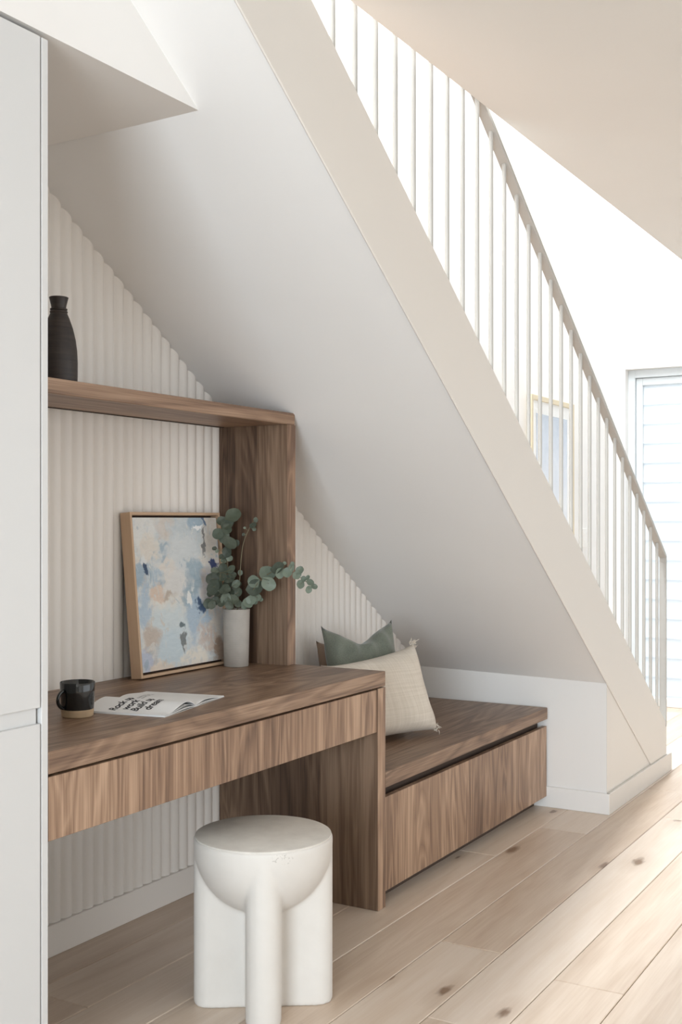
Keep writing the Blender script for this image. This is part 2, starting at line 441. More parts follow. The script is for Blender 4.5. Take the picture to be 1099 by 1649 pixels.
# ---- desk
desk = thing('built_in_desk', 'built-in walnut desk with long drawer front under the stairs', 'desk', (2.45, 2.0, 0))
PX0, PX1 = 3.157, 3.207
box('desktop', CX1 + 0.001, PX1, YF, 2.339, 0.703, 0.750, M['wal_x'], desk, 0.0015)
box('drawer_front', CX1 + 0.002, PX0 - 0.002, YF + 0.003, YF + 0.023, 0.563, 0.6965, M['wal_front'], desk, 0.001)
box('drawer_box', CX1 + 0.004, PX0 - 0.003, YF + 0.0235, 2.10, 0.580, 0.7025, M['plinth'], desk, 0)
box('side_panel', PX0, PX1, YF + 0.001, 2.339, 0.0, 0.6995, M['wal_shaded'], desk, 0.0015)
box('panel_edging', PX0 + 0.0005, PX1 - 0.0005, YF, YF + 0.0008, 0.001, 0.699, M['wal_front'], desk, 0)

# ---- shelf with upright
YU = 2.062
hut = thing('wall_shelf', 'thick walnut shelf on a walnut upright above the desk', 'shelf', (2.5, 2.2, 0.75))
box('shelf_board', CX1 + 0.001, PX1 - 0.004, YU, 2.339, 1.545, 1.584, M['wal_shelf'], hut, 0.0015)
box('light_groove', CX1 + 0.01, PX0 - 0.004, 2.315, 2.330, 1.5435, 1.5452, M['shadow'], hut, 0)
bm = bmesh.new()
lo = [(PX0, YU + 0.0008, 0.7505), (PX1, YU + 0.0008, 0.7505), (PX1, 2.339, 0.7505), (PX0, 2.339, 0.7505)]
quadbox(bm, lo, [(p[0], p[1], 1.5445) for p in lo])
bm_obj('upright_panel', bm, M['wal_shaded'], hut)
box('panel_edging', PX0 + 0.0005, PX1 - 0.0005, YU, YU + 0.0007, 0.7505, 1.5445, M['wal_front'], hut, 0)

# ---- bench
ben = thing('built_in_bench', 'low walnut storage bench with a long drawer front under the stairs', 'bench', (3.95, 2.0, 0))
BX1 = 4.672
box('seat_top', PX1 + 0.001, BX1, YF, 2.339, 0.378, 0.427, M['wal_x'], ben, 0.0015)
box('drawer_front', PX1 + 0.003, BX1, YF + 0.004, YF + 0.024, 0.047, 0.347, M['wal_front'], ben, 0.001)
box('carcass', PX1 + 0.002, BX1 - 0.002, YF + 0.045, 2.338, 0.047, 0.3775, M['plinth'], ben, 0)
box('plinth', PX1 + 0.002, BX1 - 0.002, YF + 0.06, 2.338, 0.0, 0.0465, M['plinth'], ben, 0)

# ================================================================== OBJECTS
CD = Vector((math.cos(YAW), math.sin(YAW), 0)); CR = Vector((math.sin(YAW), -math.cos(YAW), 0))

# ---- stool
def plaster():
    n = NT('stool_plaster'); v = n.coord()
    k = n.noise(v, 9, 4, 0.6)[0]; k2 = n.noise(v, 60, 3)[0]
    c = n.mix(k, srgb(206, 200, 192), srgb(218, 213, 206))
    ds = n.n('ShaderNodeVectorMath', operation='DISTANCE'); n.l(n.map(v, (1, 1, 2.2), (0, 0, -0.49)), ds.inputs[0]); ds.inputs[1].default_value = (-0.119, -0.136, 0.409)
    mk = n.math('MULTIPLY', n.math('LESS_THAN', ds.outputs['Value'], 0.030), n.math('GREATER_THAN', n.noise(v, 170, 3)[0], 0.60))
    c = n.mix(n.math('MULTIPLY', mk, 0.32), c, srgb(120, 112, 102))
    n.base(c); n.rough(0.62); n.bump(k2, 0.10, 0.002)
    return n.m
def plaster_top():
    n = NT('stool_top_plaster'); v = n.coord()
    k = n.noise(v, 14, 5, 0.65)[0]
    n.base(n.ramp(k, [(0.3, srgb(204, 198, 189)), (0.7, srgb(220, 215, 206))])); n.rough(0.55)
    return n.m
M['plaster'] = plaster(); M['plaster_top'] = plaster_top()
st = thing('plaster_stool', 'round white plaster stool with bowl seat on cross-shaped legs', 'stool', (2.427, 1.658, 0))
SR, SH = 0.1775, 0.43
bm = bmesh.new()
prof = [(0, SH - 0.003), (SR - 0.004, SH - 0.003), (SR, SH - 0.008), (SR, 0.408)]
for i in range(1, 17):
    a = math.pi / 2 * i / 16; prof.append((SR * math.cos(a) if i < 16 else 0, 0.408 - SR * math.sin(a)))
b = lathe_bm(prof, 72); me = bpy.data.meshes.new('t'); b.to_mesh(me); b.free(); bm.from_mesh(me)
def stadium(bm, ang, half, r, z0, z1):
    pts = []
    for i in range(17): a = -math.pi / 2 + math.pi * i / 16; pts.append((half - r + r * math.cos(a), r * math.sin(a)))
    for i in range(17): a = math.pi / 2 + math.pi * i / 16; pts.append((-(half - r) + r * math.cos(a), r * math.sin(a)))
    R = Matrix.Rotation(ang, 2); pts = [R @ Vector(p) for p in pts]
    lo = [bm.verts.new((p.x, p.y, z0)) for p in pts]; hi = [bm.verts.new((p.x, p.y, z1)) for p in pts]
    bm.faces.new(lo[::-1]); bm.faces.new(hi); k = len(pts)
    for i in range(k): bm.faces.new((lo[i], lo[(i + 1) % k], hi[(i + 1) % k], hi[i]))
ang = math.atan2(-1.658, -2.427)
stadium(bm, ang, SR, 0.044, 0.0, 0.415); stadium(bm, ang + math.pi / 2, SR, 0.044, 0.0, 0.415)
o = bm_obj('body', bm, M['plaster'], st, world=False)
md = o.modifiers.new('remesh', 'REMESH'); md.mode = 'VOXEL'; md.voxel_size = 0.0045; md.use_smooth_shade = True
md = o.modifiers.new('smooth', 'SMOOTH'); md.factor = 0.5; md.iterations = 7
bm = lathe_bm([(0, SH + 0.0005), (SR - 0.006, SH), (SR - 0.0035, SH - 0.0015), (SR - 0.004, SH - 0.008), (0, SH - 0.008)], 72)
o = bm_obj('seat', bm, M['plaster_top'], st, world=False); smooth_angle(o)

# ---- mug
def gloss(name, c, rough, coat=0.0):
    n = NT(name); v = n.coord(); k = n.noise(v, 25, 3)[0]
    n.base(n.mix(k, tuple(x * 0.8 for x in c[:3]) + (1,), tuple(min(1, x * 1.25) for x in c[:3]) + (1,))); n.rough(rough)
    n.b.inputs['Coat Weight'].default_value = coat
    return n.m
M['black_glaze'] = gloss('black_glaze', srgb(18, 20, 20), 0.10, 0.3)
M['clay'] = gloss('raw_clay', srgb(176, 152, 122), 0.75)
mug = thing('coffee_mug', 'black glazed mug with raw clay foot on the walnut desk', 'mug', (2.087, 1.976, 0.7502))
z0 = 0.019
o = bm_obj('body', lathe_bm([(0, z0), (0.0395, z0), (0.0405, 0.03), (0.0415, 0.06), (0.0425, 0.083), (0.0415, 0.0845), (0.0400, 0.083), (0.0385, 0.05), (0.037, 0.026), (0, 0.024)], 48), M['black_glaze'], mug, False); smooth_angle(o, 50)
o = bm_obj('clay_foot', lathe_bm([(0, 0), (0.0365, 0), (0.0385, 0.002), (0.0397, 0.0189), (0, 0.0189)], 48), M['clay'], mug, False); smooth_angle(o, 40)
hd = (-CD * 0.78 - CR * 0.62).normalized(); pts = []
for i in range(15):
    a = math.radians(-88 + 176 * i / 14)
    pts.append(hd * (0.0385 + 0.0205 * math.cos(a)) + Vector((0, 0, 0.045 + 0.0215 * math.sin(a))))
o = bm_obj('handle', tube_bm(pts, [0.0042] * 15, 12), M['black_glaze'], mug, False); smooth_angle(o, 60)

# ---- dark wooden bottle vase on the shelf
n = NT('dark_turned_wood'); v = n.coord()
k = n.noise(n.map(v, (6, 6, 90)), 1.0, 4, 0.6)[0]
n.base(n.ramp(k, [(0.3, srgb(30, 25, 23)), (0.62, srgb(56, 46, 41)), (0.8, srgb(82, 70, 62))])); n.rough(0.5); n.bump(k, 0.25, 0.003)
M['dark_wood'] = n.m
bv = thing('bottle_vase', 'dark brown turned bottle vase on the walnut shelf', 'vase', (2.264, 2.211, 1.5842))
prof = [(0, 0), (0.047, 0), (0.0485, 0.003), (0.0497, 0.03), (0.0500, 0.07), (0.0485, 0.10), (0.0445, 0.13), (0.0375, 0.160), (0.0285, 0.186), (0.0215, 0.202)]
o = bm_obj('body', lathe_bm(prof + [(0, 0.202)], 48), M['dark_wood'], bv, False); smooth_angle(o, 50)
o = bm_obj('neck_ring', lathe_bm([(0.017, 0.2), (0.0225, 0.2005), (0.0240, 0.2035), (0.0225, 0.2065), (0.0205, 0.2075), (0.0228, 0.2095), (0.0230, 0.212), (0.0205, 0.2135), (0.017, 0.2136)], 48), M['dark_wood'], bv, False); smooth_angle(o, 60)
o = bm_obj('mouth', lathe_bm([(0.0, 0.213), (0.0190, 0.2132), (0.0205, 0.222), (0.0250, 0.2400), (0.0258, 0.2425), (0.0240, 0.2435), (0.0225, 0.240), (0.018, 0.228), (0, 0.226)], 48), M['dark_wood'], bv, False); smooth_angle(o, 50)

# ---- grey cylinder vase
n = NT('grey_ribbed_ceramic'); v = n.coord()
wv = n.n('ShaderNodeTexWave', wave_type='BANDS', bands_direction='Z'); n.l(v, wv.inputs['Vector']); wv.inputs['Scale'].default_value = 55; wv.inputs['Distortion'].default_value = 0.6
n.base(n.mix(n.noise(v, 30, 3)[0], srgb(160, 153, 144), srgb(180, 173, 164))); n.rough(0.6); n.bump(wv.outputs[1], 0.18, 0.002)
M['grey_ceramic'] = n.m
VX, VY = 3.067, 2.203
va = thing('cylinder_vase', 'grey ribbed ceramic cylinder vase holding eucalyptus on the desk', 'vase', (VX, VY, 0.7502))
o = bm_obj('body', lathe_bm([(0, 0), (0.0385, 0), (0.0405, 0.002), (0.0425, 0.10), (0.0445, 0.186), (0.0440, 0.188), (0.0415, 0.188), (0.041, 0.186), (0.039, 0.06), (0.038, 0.008), (0, 0.008)], 48), M['grey_ceramic'], va, False); smooth_angle(o, 50)

# ---- eucalyptus branches
def leafmat(name, a, b):
    n = NT(name); v = n.coord(); info = n.n('ShaderNodeObjectInfo')
    k = n.noise(v, 2.0, 2)[0]
    c = n.mix(info.outputs['Random'], a, b); c = n.mix(n.math('MULTIPLY', k, 0.22), c, srgb(142, 153, 138))
    n.base(c); n.rough(0.5)
    return n.m
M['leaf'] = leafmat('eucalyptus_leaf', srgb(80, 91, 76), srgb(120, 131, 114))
M['leaf_dark'] = leafmat('eucalyptus_leaf_dark', srgb(46, 53, 41), srgb(74, 82, 65))  # darker leaf green, its share set per branch
M['stem'] = paint('eucalyptus_stem', srgb(112, 104, 78), 0.6)
def leaf_mesh():
    bm = bmesh.new(); seg = 16; c = bm.verts.new((0, 0, -0.14)); rings = []
    for r in (0.5, 1.0):
        ring = []
        for i in range(seg):
            a = 2 * math.pi * i / seg
            rr = r * (1 + 0.05 * math.sin(2 * a + 0.5) + 0.03 * math.cos(5 * a))
            zz = -0.14 + 0.20 * r * r + 0.05 * r * math.sin(3 * a)
            if i == 0 and r == 1.0: rr *= 1.10
            ring.append(bm.verts.new((rr * math.cos(a), rr * math.sin(a) * 0.94, zz)))
        rings.append(ring)
    for i in range(seg):
        j = (i + 1) % seg
        bm.faces.new((c, rings[0][i], rings[0][j])); bm.faces.new((rings[0][i], rings[1][i], rings[1][j], rings[0][j]))
    me = bpy.data.meshes.new('leaf'); bm.to_mesh(me); bm.free()
    for p in me.polygons: p.use_smooth = True
    return me
PXM = 3.76 / F_PX                      # metres per photo pixel at the vase
def at(cx, cy, fwd):                    # a point beside the vase: rightwards, upwards and towards the room
    x = 320 + cx * 0.191; y = 800 + cy * 0.191
    return Vector((VX, VY, 0)) + CR * ((x - 381) * PXM) - CD * fwd + Vector((0, 0, EYE - (y - HORIZON) * PXM * (1 - fwd / 3.76)))
leaf_me = {}
for k in ('leaf', 'leaf_dark'):
    me = leaf_mesh(); me.materials.append(M[k]); leaf_me[k] = me
rl = random.Random(11)
def branch(label, stem, leaves, dark=0.3):
    base = Vector((VX, VY, 0.76))
    root = thing('eucalyptus_branch', label, 'foliage', base, 'eucalyptus branches in the grey vase')
    pts = [base + (at(*stem[0]) - base) * 0.02 + Vector((0, 0, 0.01))] + [at(*s) for s in stem]
    # resample smoothly
    P = []
    for i in range(len(pts) - 1):
        p0 = pts[max(i - 1, 0)]; p1 = pts[i]; p2 = pts[i + 1]; p3 = pts[min(i + 2, len(pts) - 1)]
        for j in range(5):
            t = j / 5
            P.append(0.5 * ((2 * p1) + (-p0 + p2) * t + (2 * p0 - 5 * p1 + 4 * p2 - p3) * t * t + (-p0 + 3 * p1 - 3 * p2 + p3) * t ** 3))
    P.append(pts[-1]); m = len(P)
    o = bm_obj('stem', tube_bm(P, [0.0022 * (1 - 0.6 * i / m) for i in range(m)], 7), M['stem'], root); smooth_angle(o, 60)
    for (cx, cy, r, fwd) in leaves:
        c = at(cx, cy, fwd); rad = r * 0.191 * PXM * 1.18
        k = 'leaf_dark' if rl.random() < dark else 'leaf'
        q = min(P, key=lambda p: (p - c).length)
        nrm = (-CD * 0.9 + CR * rl.uniform(-0.5, 0.5) + Vector((0, 0, rl.uniform(-0.1, 0.65)))).normalized()
        d = (q - c); d = d - nrm * d.dot(nrm)
        if d.length < 1e-4: d = nrm.orthogonal()
        d.normalize(); e = nrm.cross(d)
        lf = bpy.data.objects.new('leaf', leaf_me[k]); link(lf, root)
        lf.matrix_local = Matrix.Translation(c - base) @ Matrix((d, e, nrm)).transposed().to_4x4() @ Matrix.Diagonal((rad, rad, rad, 1))
        # petiole
        if (q - c).length > rad * 0.8:
            bm_obj('petiole', tube_bm([q, (q + c) / 2 + Vector((0, 0, -0.001)), c], 0.0007, 5), M['stem'], root)
    return root
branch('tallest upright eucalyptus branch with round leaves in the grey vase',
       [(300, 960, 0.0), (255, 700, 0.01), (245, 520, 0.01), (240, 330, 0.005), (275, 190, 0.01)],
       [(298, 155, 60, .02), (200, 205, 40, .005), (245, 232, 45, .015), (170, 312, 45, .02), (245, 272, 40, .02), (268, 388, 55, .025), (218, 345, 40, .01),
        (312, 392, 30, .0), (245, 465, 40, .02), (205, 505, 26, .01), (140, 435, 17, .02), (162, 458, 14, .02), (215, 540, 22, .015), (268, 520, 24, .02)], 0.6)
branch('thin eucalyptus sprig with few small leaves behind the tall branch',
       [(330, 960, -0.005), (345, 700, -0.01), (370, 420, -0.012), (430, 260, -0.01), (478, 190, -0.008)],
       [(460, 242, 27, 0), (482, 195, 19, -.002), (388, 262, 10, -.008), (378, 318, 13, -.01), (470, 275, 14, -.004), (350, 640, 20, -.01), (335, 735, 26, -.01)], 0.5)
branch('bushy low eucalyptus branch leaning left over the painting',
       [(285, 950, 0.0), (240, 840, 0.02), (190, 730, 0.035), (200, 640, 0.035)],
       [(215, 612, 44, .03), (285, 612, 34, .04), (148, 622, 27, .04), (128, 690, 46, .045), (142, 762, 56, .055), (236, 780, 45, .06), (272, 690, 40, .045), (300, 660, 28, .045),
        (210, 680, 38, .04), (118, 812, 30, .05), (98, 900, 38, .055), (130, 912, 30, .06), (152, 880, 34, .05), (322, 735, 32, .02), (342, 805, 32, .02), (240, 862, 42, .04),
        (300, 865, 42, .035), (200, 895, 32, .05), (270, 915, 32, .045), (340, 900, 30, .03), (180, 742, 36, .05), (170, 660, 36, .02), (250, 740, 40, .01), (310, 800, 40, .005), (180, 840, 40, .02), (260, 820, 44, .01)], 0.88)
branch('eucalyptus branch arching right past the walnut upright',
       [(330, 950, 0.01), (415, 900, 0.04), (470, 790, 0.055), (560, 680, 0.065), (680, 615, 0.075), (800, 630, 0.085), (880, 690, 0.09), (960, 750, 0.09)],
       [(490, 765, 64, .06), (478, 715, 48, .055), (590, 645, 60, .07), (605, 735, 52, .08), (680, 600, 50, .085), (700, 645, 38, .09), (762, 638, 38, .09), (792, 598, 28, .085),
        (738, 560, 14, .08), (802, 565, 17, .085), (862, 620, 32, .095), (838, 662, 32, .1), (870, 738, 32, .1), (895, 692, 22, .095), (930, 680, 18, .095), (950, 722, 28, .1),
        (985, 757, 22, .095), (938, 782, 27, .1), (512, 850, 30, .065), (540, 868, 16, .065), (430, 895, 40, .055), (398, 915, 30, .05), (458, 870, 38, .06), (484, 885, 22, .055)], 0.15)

# ---- painting leaning on the ribbed wall
def art():
    n = NT('abstract_painting'); v = n.coord()
    W, H = 0.453, 0.50
    sep = n.n('ShaderNodeSeparateXYZ')
    warp = n.noise(v, 16, 4, 0.6)[1]
    ws = n.n('ShaderNodeVectorMath', operation='SUBTRACT'); n.l(warp, ws.inputs[0]); ws.inputs[1].default_value = (0.5, 0.5, 0.5)
    wm = n.n('ShaderNodeVectorMath', operation='SCALE'); n.l(ws.outputs[0], wm.inputs[0]); wm.inputs['Scale'].default_value = 0.115
    wa = n.n('ShaderNodeVectorMath', operation='ADD'); n.l(v, wa.inputs[0]); n.l(wm.outputs[0], wa.inputs[1])
    n.l(wa.outputs[0], sep.inputs[0])
    u = n.math('DIVIDE', sep.outputs[0], W); t = n.math('DIVIDE', sep.outputs[2], H)
    base = n.noise(n.map(v, (9, 9, 7)), 1.0, 4, 0.6, 0.6)[0]
    c = n.ramp(base, [(0.30, srgb(196, 186, 176)), (0.45, srgb(218, 214, 206)), (0.58, srgb(200, 206, 208)), (0.72, srgb(222, 217, 206))])
    B = [  # u, v, ru, rv, colour, strength
        (.60, .88, .22, .20, (178, 188, 192), .9), (.70, .97, .10, .10, (142, 164, 180), .9), (.12, .90, .14, .14, (206, 206, 202), .9),
        (.35, .93, .12, .08, (196, 188, 180), .8), (.90, .85, .12, .25, (198, 190, 178), .9), (.18, .77, .09, .09, (206, 198, 186), .9),
        (.36, .76, .07, .08, (150, 168, 180), .95), (.55, .72, .20, .16, (194, 198, 198), .9), (.10, .62, .10, .10, (140, 162, 178), .95),
        (.22, .60, .10, .06, (158, 176, 188), .9), (.38, .66, .08, .07, (206, 198, 188), .9), (.45, .56, .12, .10, (202, 200, 196), .9),
        (.24, .50, .085, .06, (204, 180, 160), .9), (.35, .47, .06, .05, (172, 156, 140), .9), (.70, .60, .10, .11, (146, 166, 178), .95),
        (.60, .47, .10, .12, (140, 160, 172), .95), (.86, .52, .14, .12, (184, 176, 172), .9), (.10, .42, .07, .16, (158, 178, 194), .9),
        (.33, .40, .13, .07, (212, 208, 198), .9), (.35, .28, .22, .16, (190, 200, 202), .95), (.68, .32, .14, .16, (156, 176, 192), .95),
        (.90, .28, .10, .20, (206, 196, 184), .9), (.76, .20, .10, .08, (190, 170, 156), .85), (.16, .20, .10, .12, (182, 166, 152), .9),
        (.36, .14, .20, .13, (182, 196, 202), .95), (.60, .08, .14, .07, (214, 206, 192), .95), (.08, .08, .07, .10, (170, 178, 196), .9),
        (.90, .10, .09, .10, (158, 132, 112), .95), (.24, .05, .14, .05, (212, 196, 178), .9), (.13, .70, .05, .03, (206, 208, 206), .9),
        (.13, .655, .035, .035, (58, 78, 104), 1), (.90, .66, .040, .035, (60, 72, 112), 1), (.86, .60, .03, .03, (168, 174, 192), 1),
        (.715, .41, .05, .045, (70, 92, 122), 1), (.80, .97, .022, .06, (96, 116, 140), 1), (.80, .80, .014, .10, (112, 112, 112), .9),
        (.47, .28, .035, .025, (104, 118, 122), 1), (.50, .19, .018, .05, (112, 116, 116), .9), (.72, .90, .05, .018, (226, 226, 222), 1), (.60, .46, .03, .08, (222, 220, 214), .9)]
    for (bu, bv_, ru, rv, col, s) in B[:30]:
        du = n.math('DIVIDE', n.math('SUBTRACT', u, bu), ru); dv = n.math('DIVIDE', n.math('SUBTRACT', t, bv_), rv)
        d = n.math('ADD', n.math('MULTIPLY', du, du), n.math('MULTIPLY', dv, dv))
        f = n.math('MULTIPLY', n.math('SUBTRACT', 1.25, d, None, True), s * 1.6, None, True)
        f = n.math('MULTIPLY', f, s)
        g_ = sum(col) / 3; col = tuple(min(238, (g_ + (q - g_) * 0.86) * 1.04 + 6) if g_ > 125 else q for q in col)
        c = n.mix(f, c, srgb(*col))
    d1 = n.noise(n.map(v, (24, 24, 15), (3, 1, 2), (0, 0.5, 0)), 1.0, 3, 0.55, 1.6)[0]
    pal = n.ramp(n.noise(n.map(v, (13, 13, 11), (7, 2, 5)), 1.0, 2, 0.5, 1.0)[0], [(0.34, srgb(150, 170, 184)), (0.45, srgb(222, 219, 211)), (0.55, srgb(196, 204, 208)), (0.66, srgb(206, 192, 176))])
    mk = n.math('MULTIPLY', n.math('SUBTRACT', d1, 0.53), 14.0, None, True)
    c = n.mix(n.math('MULTIPLY', mk, 0.62), c, pal)
    for (bu, bv_, ru, rv, col, s) in B[30:]:
        du = n.math('DIVIDE', n.math('SUBTRACT', u, bu), ru); dv = n.math('DIVIDE', n.math('SUBTRACT', t, bv_), rv)
        d = n.math('ADD', n.math('MULTIPLY', du, du), n.math('MULTIPLY', dv, dv))
        f = n.math('MULTIPLY', n.math('SUBTRACT', 1.25, d, None, True), s * 1.6, None, True)
        f = n.math('MULTIPLY', f, s)
        g_ = sum(col) / 3; col = tuple(min(238, (g_ + (q - g_) * 0.86) * 1.04 + 6) if g_ > 125 else q for q in col)
        c = n.mix(f, c, srgb(*col))
    st_ = n.noise(n.map(v, (30, 30, 90), rot=(0, 0.6, 0)), 1.0, 4, 0.65, 0.8)[0]
    c = n.mix(0.30, c, n.ramp(st_, [(0.3, (0.25, 0.25, 0.26, 1)), (0.7, (0.78, 0.77, 0.75, 1))]), 'SOFT_LIGHT')
    n.base(c); n.rough(0.6); n.bump(st_, 0.35, 0.003)
    return n.m
M['art'] = art()
def plain_wood(name, a, b, axis):
    n = NT(name); v = n.coord(); s = [70.0] * 3; s['XYZ'.index(axis)] = 3.0
    k = n.noise(n.map(v, s), 1.0, 3, 0.6)[0]
    n.base(n.mix(k, a, b)); n.rough(0.5); return n.m
M['oak_frame_z'] = plain_wood('frame_oak_upright', srgb(188, 156, 126), srgb(204, 174, 144), 'Z')
M['oak_frame_x'] = plain_wood('frame_oak_rail', srgb(188, 156, 126), srgb(204, 174, 144), 'X')
M['float_gap'] = paint('frame_gap_dark', srgb(64, 46, 38), 0.8)
PW_, PH_, PD_ = 0.453, 0.502, 0.040
th = math.radians(5.2)
pa = thing('framed_painting', 'abstract blue and beige painting in a thin oak frame leaning on the desk', 'painting', (2.647, 2.249, 0.7505 + PD_ * math.sin(th)))
pa.rotation_euler = (-th, 0, 0)
fw = 0.009
bm_obj('frame_side', box_bm(0, fw, 0, PD_, 0, PH_, 0.0008), M['oak_frame_z'], pa, False)
bm_obj('frame_side', box_bm(PW_ - fw, PW_, 0, PD_, 0, PH_, 0.0008), M['oak_frame_z'], pa, False)
bm_obj('frame_rail', box_bm(fw, PW_ - fw, 0, PD_, 0, fw, 0.0008), M['oak_frame_x'], pa, False)
bm_obj('frame_rail', box_bm(fw, PW_ - fw, 0, PD_, PH_ - fw, PH_, 0.0008), M['oak_frame_x'], pa, False)
bm_obj('backing', box_bm(fw, PW_ - fw, 0.032, 0.038, fw, PH_ - fw), M['float_gap'], pa, False)
bm_obj('canvas', box_bm(fw + 0.006, PW_ - fw - 0.006, 0.006, 0.030, fw + 0.007, PH_ - fw - 0.007, 0.001), M['art'], pa, False)

# ---- open book
M['paper'] = paint('paper', srgb(236, 235, 233), 0.6, 0.01)
M['ink'] = paint('black_ink', srgb(28, 28, 30), 0.7)
M['ink_grey'] = paint('grey_ink', srgb(130, 128, 126), 0.7)
M['cover'] = paint('book_cover', srgb(214, 212, 208), 0.5)
bk = thing('open_book', 'open paperback book with black hand lettering lying on the desk', 'book', (2.347, 1.813, 0.7502))
bk.rotation_euler = (0, 0, math.radians(11.5))
BW, BH = 0.170, 0.236
def page_z(s, hump): # s = 0 at the spine .. 1 at the fore edge
    return 0.004 + hump * (math.sin(math.pi * min(1, s / 0.32) / 2) if s < 0.32 else (0.5 + 0.5 * math.cos(math.pi * (s - 0.32) / 0.68)) ** 1.15)
def sheet(name, side, hump, z_off, thick, mat, w=BW, curl=0.0):
    bm = bmesh.new(); N = 20; rows = []
    for i in range(N + 1):
        s = i / N; xx = side * s * w; zt = page_z(s, hump) + z_off
        rows.append([bm.verts.new((xx, 0, zt)), bm.verts.new((xx, BH, zt + curl * s)), bm.verts.new((xx, BH, zt + curl * s - thick)), bm.verts.new((xx, 0, zt - thick))])
    for a, b in zip(rows, rows[1:]):
        for k in range(4): bm.faces.new((a[k], a[(k + 1) % 4], b[(k + 1) % 4], b[k]))
    bm.faces.new(rows[0]); bm.faces.new(rows[-1][::-1])
    o = bm_obj(name, bm, mat, bk, False); smooth_angle(o, 40)
    return o
bm_obj('cover', box_bm(-BW - 0.002, BW + 0.002, -0.001, BH + 0.001, 0, 0.0008), M['cover'], bk, False)
sheet('page', -1, 0.0030, -0.0012, 0.0018, M['paper']); sheet('page', -1, 0.0085, 0.0, 0.0008, M['paper']); sheet('page', -1, 0.017, 0.0005, 0.0012, M['paper'])
sheet('page', 1, 0.0020, -0.0012, 0.0018, M['paper']); sheet('page', 1, 0.0075, 0.0, 0.0012, M['paper'], BW * 0.995)
def lettering(name, body, side, x, y, size, mat, hump, zo, shear=0.25, bold=0.0):
    cu = bpy.data.curves.new(name, 'FONT'); cu.body = body; cu.size = size; cu.shear = shear; cu.offset = bold; cu.resolution_u = 3; cu.space_character = 0.95
    t = bpy.data.objects.new('t', cu); COL.objects.link(t)
    dg = bpy.context.evaluated_depsgraph_get(); me = bpy.data.meshes.new_from_object(t.evaluated_get(dg)); bpy.data.objects.remove(t, do_unlink=True)
    me.name = name
    for v_ in me.vertices:
        px, py = x + v_.co.x, y + v_.co.y; s = min(1, max(0, abs(px) / BW))
        v_.co = (px, py, page_z(s, hump) + zo + 0.0005)
    me.materials.clear()
    return mesh_obj(name, me, mat, bk, False)
for i, (txt, dx) in enumerate((('Rock up', 0), ('work', .012), ('Build up', .006), ('dream', .02))):
    lettering('lettering', txt, -1, -0.152 + dx, 0.150 - 0.029 * i, 0.032, M['ink'], 0.017, 0.0005, 0.3, 0.0006)
for i in range(2):
    lettering('small_print', 'and then begin again', 1, 0.012, 0.178 - i * 0.012, 0.010, M['ink_grey'], 0.0075, 0.0)

# ---- cushions
def fabric(name, a, b, weave=900, bumpv=0.25, rough=0.9, sheen=0.0, streak=False):
    n = NT(name); v = n.coord()
    k = n.noise(n.map(v, (1, 1, 1)), weave, 2, 0.6)[0]; k2 = n.noise(v, 12, 3)[0]
    kk = n.math('ADD', n.math('MULTIPLY', k, 0.6), n.math('MULTIPLY', k2, 0.4))
    if streak:
        s1 = n.noise(n.map(v, (160, 4, 4)), 1.0, 2)[0]; s2 = n.noise(n.map(v, (4, 4, 160)), 1.0, 2)[0]
        kk = n.math('ADD', n.math('MULTIPLY', kk, 0.4), n.math('MULTIPLY', n.math('ADD', s1, s2), 0.3))
    n.base(n.ramp(kk, [(0.35, a), (0.65, b)])); n.rough(rough); n.bump(k, bumpv, 0.002)
    n.b.inputs['Sheen Weight'].default_value = sheen
    return n.m
M['linen'] = fabric('natural_linen', srgb(196, 184, 168), srgb(220, 210, 196), 700, 0.3, 0.95, 0.1, True)
M['velvet'] = fabric('sage_velvet', srgb(96, 100, 88), srgb(120, 124, 110), 300, 0.15, 0.85, 0.35)
M['tan'] = fabric('tan_fabric', srgb(140, 116, 98), srgb(160, 136, 116), 600, 0.3, 0.95, 0.1)
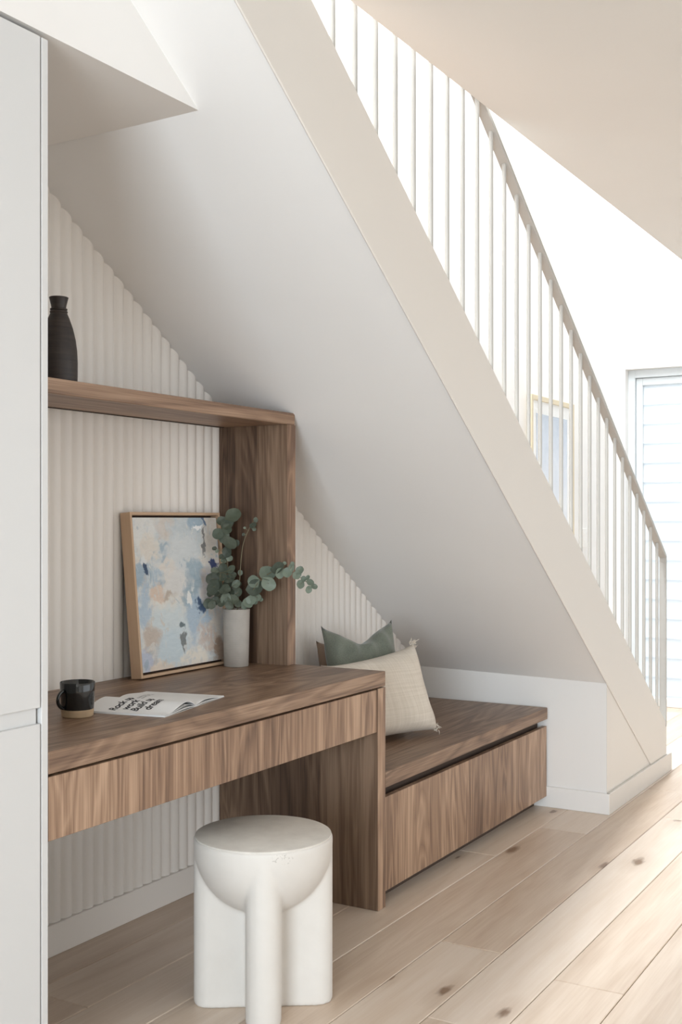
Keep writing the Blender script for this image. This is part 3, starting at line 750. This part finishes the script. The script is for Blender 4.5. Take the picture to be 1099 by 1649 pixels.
def cushion(name, label, origin, ex, ez, wd, ht, thick, mat, dip=0.0, ear=0.02, wrinkle=0.004, seed=0, piping=False, squash=0.0, sag=0.0):
    """origin: middle of the bottom edge; ex: along width; ez: up the leaning face."""
    root = thing(name, label, 'cushion', origin, 'cushions on the bench')
    ex = Vector(ex).normalized(); ez = Vector(ez).normalized(); ny = ex.cross(ez).normalized(); ez = ny.cross(ex).normalized()
    rr = random.Random(seed); ph = [rr.uniform(0, 6.28) for _ in range(8)]
    N = 36; bm = bmesh.new(); grid = {}
    def P(u, v):        # outline with drawn-in sides and pointed ears
        bow = 1 - 0.07 * (1 - v * v) * abs(u) ** 2
        x = u * wd / 2 * bow
        zc = v * (1 - 0.07 * (1 - u * u) * abs(v) ** 2)
        z = (zc + 1) / 2 * ht
        if v > 0: z -= dip * v ** 3 * math.exp(-(u / 0.45) ** 2)
        if v > 0: z += ear * (abs(u) ** 8) * v ** 8
        z -= sag * (1 - u) / 2 * ((v + 1) / 2) ** 2      # left shoulder slumps
        return x, z
    for side in (1, -1):
        for i in range(N + 1):
            for j in range(N + 1):
                u = -1 + 2 * i / N; v = -1 + 2 * j / N
                edge = i in (0, N) or j in (0, N)
                if edge and side == -1: grid[(side, i, j)] = grid[(1, i, j)]; continue
                x, z = P(u, v)
                prof = max(0, (1 - u ** 4)) ** 0.55 * max(0, (1 - v ** 4)) ** 0.55
                prof *= 1 - 0.25 * squash * (v + 1) / 2
                t = thick / 2 * prof
                t += wrinkle * prof ** 0.6 * (math.sin(7 * u * (1.3 + v) + ph[0]) * math.sin(3 * v + ph[1]) + 0.6 * math.sin(11 * (u + 0.7 * v) + ph[2]) * (abs(u) + abs(v)) * 0.5)
                p = ex * x + ez * z + ny * (-side * t)
                grid[(side, i, j)] = bm.verts.new(p)
    for side in (1, -1):
        for i in range(N):
            for j in range(N):
                bm.faces.new([grid[(side, i, j)], grid[(side, i + 1, j)], grid[(side, i + 1, j + 1)], grid[(side, i, j + 1)]])
    o = bm_obj('cover', bm, mat, root, False, True)
    if piping:
        pts = []
        for i in range(N): pts.append(P(-1 + 2 * i / N, -1))
        for i in range(N): pts.append(P(1, -1 + 2 * i / N))
        for i in range(N): pts.append(P(1 - 2 * i / N, 1))
        for i in range(N + 1): pts.append(P(-1, 1 - 2 * i / N))
        o = bm_obj('seam', tube_bm([ex * x + ez * z for x, z in pts], 0.0022, 6), mat, root, False, True)
    return root, ex, ez, ny, P
e = (0.867, -0.499, 0)
BT = 0.428
lin, ex, ez, ny, P = cushion('linen_cushion', 'natural beige linen cushion with frayed corners, front of the bench cushions',
    (3.664, 1.945, BT + 0.012), (0.925, -0.378, 0.03), (0.045, 0.110, 0.30), 0.455, 0.328, 0.13, M['linen'], 0.0, 0.010, 0.004, 4, sag=0.038)
rf = random.Random(5)
for (u, v) in ((1, 1), (1, -1)):
    x, z = P(u, v); c0 = ex * x + ez * z
    bm = bmesh.new()
    for k in range(26):
        a = c0 + ex * rf.uniform(-0.022, 0.004) * u + ez * rf.uniform(-0.022, 0.004) * v + ny * rf.uniform(-0.004, 0.004)
        d = (ex * u * rf.uniform(0.0, 1) + ez * v * rf.uniform(0.0 if v > 0 else -0.5, 1) + ny * rf.uniform(-0.5, 0.5)).normalized()
        L = rf.uniform(0.010, 0.022)
        tube_bm([a, a + d * L * 0.5 + ny * rf.uniform(-0.003, 0.003), a + d * L], [0.0013, 0.0012, 0.0007], 5, bm)
    bm_obj('frayed_fringe', bm, M['linen'], lin, False)
cushion('velvet_cushion', 'sage green velvet cushion with pinched top between the linen and tan cushions',
    (3.768, 2.083, BT + 0.006), (0.867, -0.499, 0.03), (0.03, 0.085, 0.40), 0.312, 0.395, 0.11, M['velvet'], 0.052, 0.018, 0.008, 9)
cushion('tan_cushion', 'tan brown cushion mostly hidden behind the sage green cushion',
    (3.848, 2.170, BT + 0.004), (0.90, -0.435, 0), (0.02, 0.06, 0.36), 0.345, 0.330, 0.10, M['tan'], 0.01, 0.012, 0.004, 13)

# ---- framed print on the far wall behind the stairs
n = NT('far_print_reflection'); v = n.coord()
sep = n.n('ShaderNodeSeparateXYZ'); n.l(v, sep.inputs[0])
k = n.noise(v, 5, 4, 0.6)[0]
n.base(n.ramp(n.math('ADD', n.math('MULTIPLY', sep.outputs[2], 0.8), n.math('MULTIPLY', k, 0.5)), [(0.45, srgb(228, 228, 228)), (0.75, srgb(206, 210, 218)), (1.0, srgb(182, 190, 202))])); n.rough(0.15)  # pale blue gradient puts the glass's window reflection into the print colour
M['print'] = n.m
M['pale_oak'] = plain_wood('pale_oak_frame', srgb(206, 192, 162), srgb(220, 206, 178), 'Z')
M['mat_board'] = paint('mat_board', srgb(240, 240, 238), 0.5)
fx, fz, fW, fH = 6.045, 0.90, 0.72, 1.035
pr = thing('framed_print', 'print with a painted pale blue reflection in a light oak frame on the wall behind the stairs', 'picture', (fx, 2.3518, fz))
fw = 0.028
bm_obj('frame_side', box_bm(0, fw, -0.032, 0, 0, fH, 0.001), M['pale_oak'], pr, False)
bm_obj('frame_side', box_bm(fW - fw, fW, -0.032, 0, 0, fH, 0.001), M['pale_oak'], pr, False)
bm_obj('frame_rail', box_bm(fw, fW - fw, -0.032, 0, 0, fw, 0.001), M['pale_oak'], pr, False)
bm_obj('frame_rail', box_bm(fw, fW - fw, -0.032, 0, fH - fw, fH, 0.001), M['pale_oak'], pr, False)
bm_obj('mat_board', box_bm(fw, fW - fw, -0.020, -0.004, fw, fH - fw), M['mat_board'], pr, False)
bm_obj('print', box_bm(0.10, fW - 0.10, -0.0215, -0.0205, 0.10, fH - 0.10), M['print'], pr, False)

# ---- light switch
sw = thing('light_switch', 'small white light switch plate on the far wall behind the balusters', 'switch', (7.0, 2.352, 1.06))
plate = bm_obj('plate', box_bm(0, 0.072, -0.009, 0, 0, 0.116, 0.002), M['trim'], sw, False)
for zz in (0.025, 0.065): bm_obj('rocker', box_bm(0.024, 0.048, -0.012, -0.009, zz, zz + 0.026, 0.001), M['trim'], plate, False)
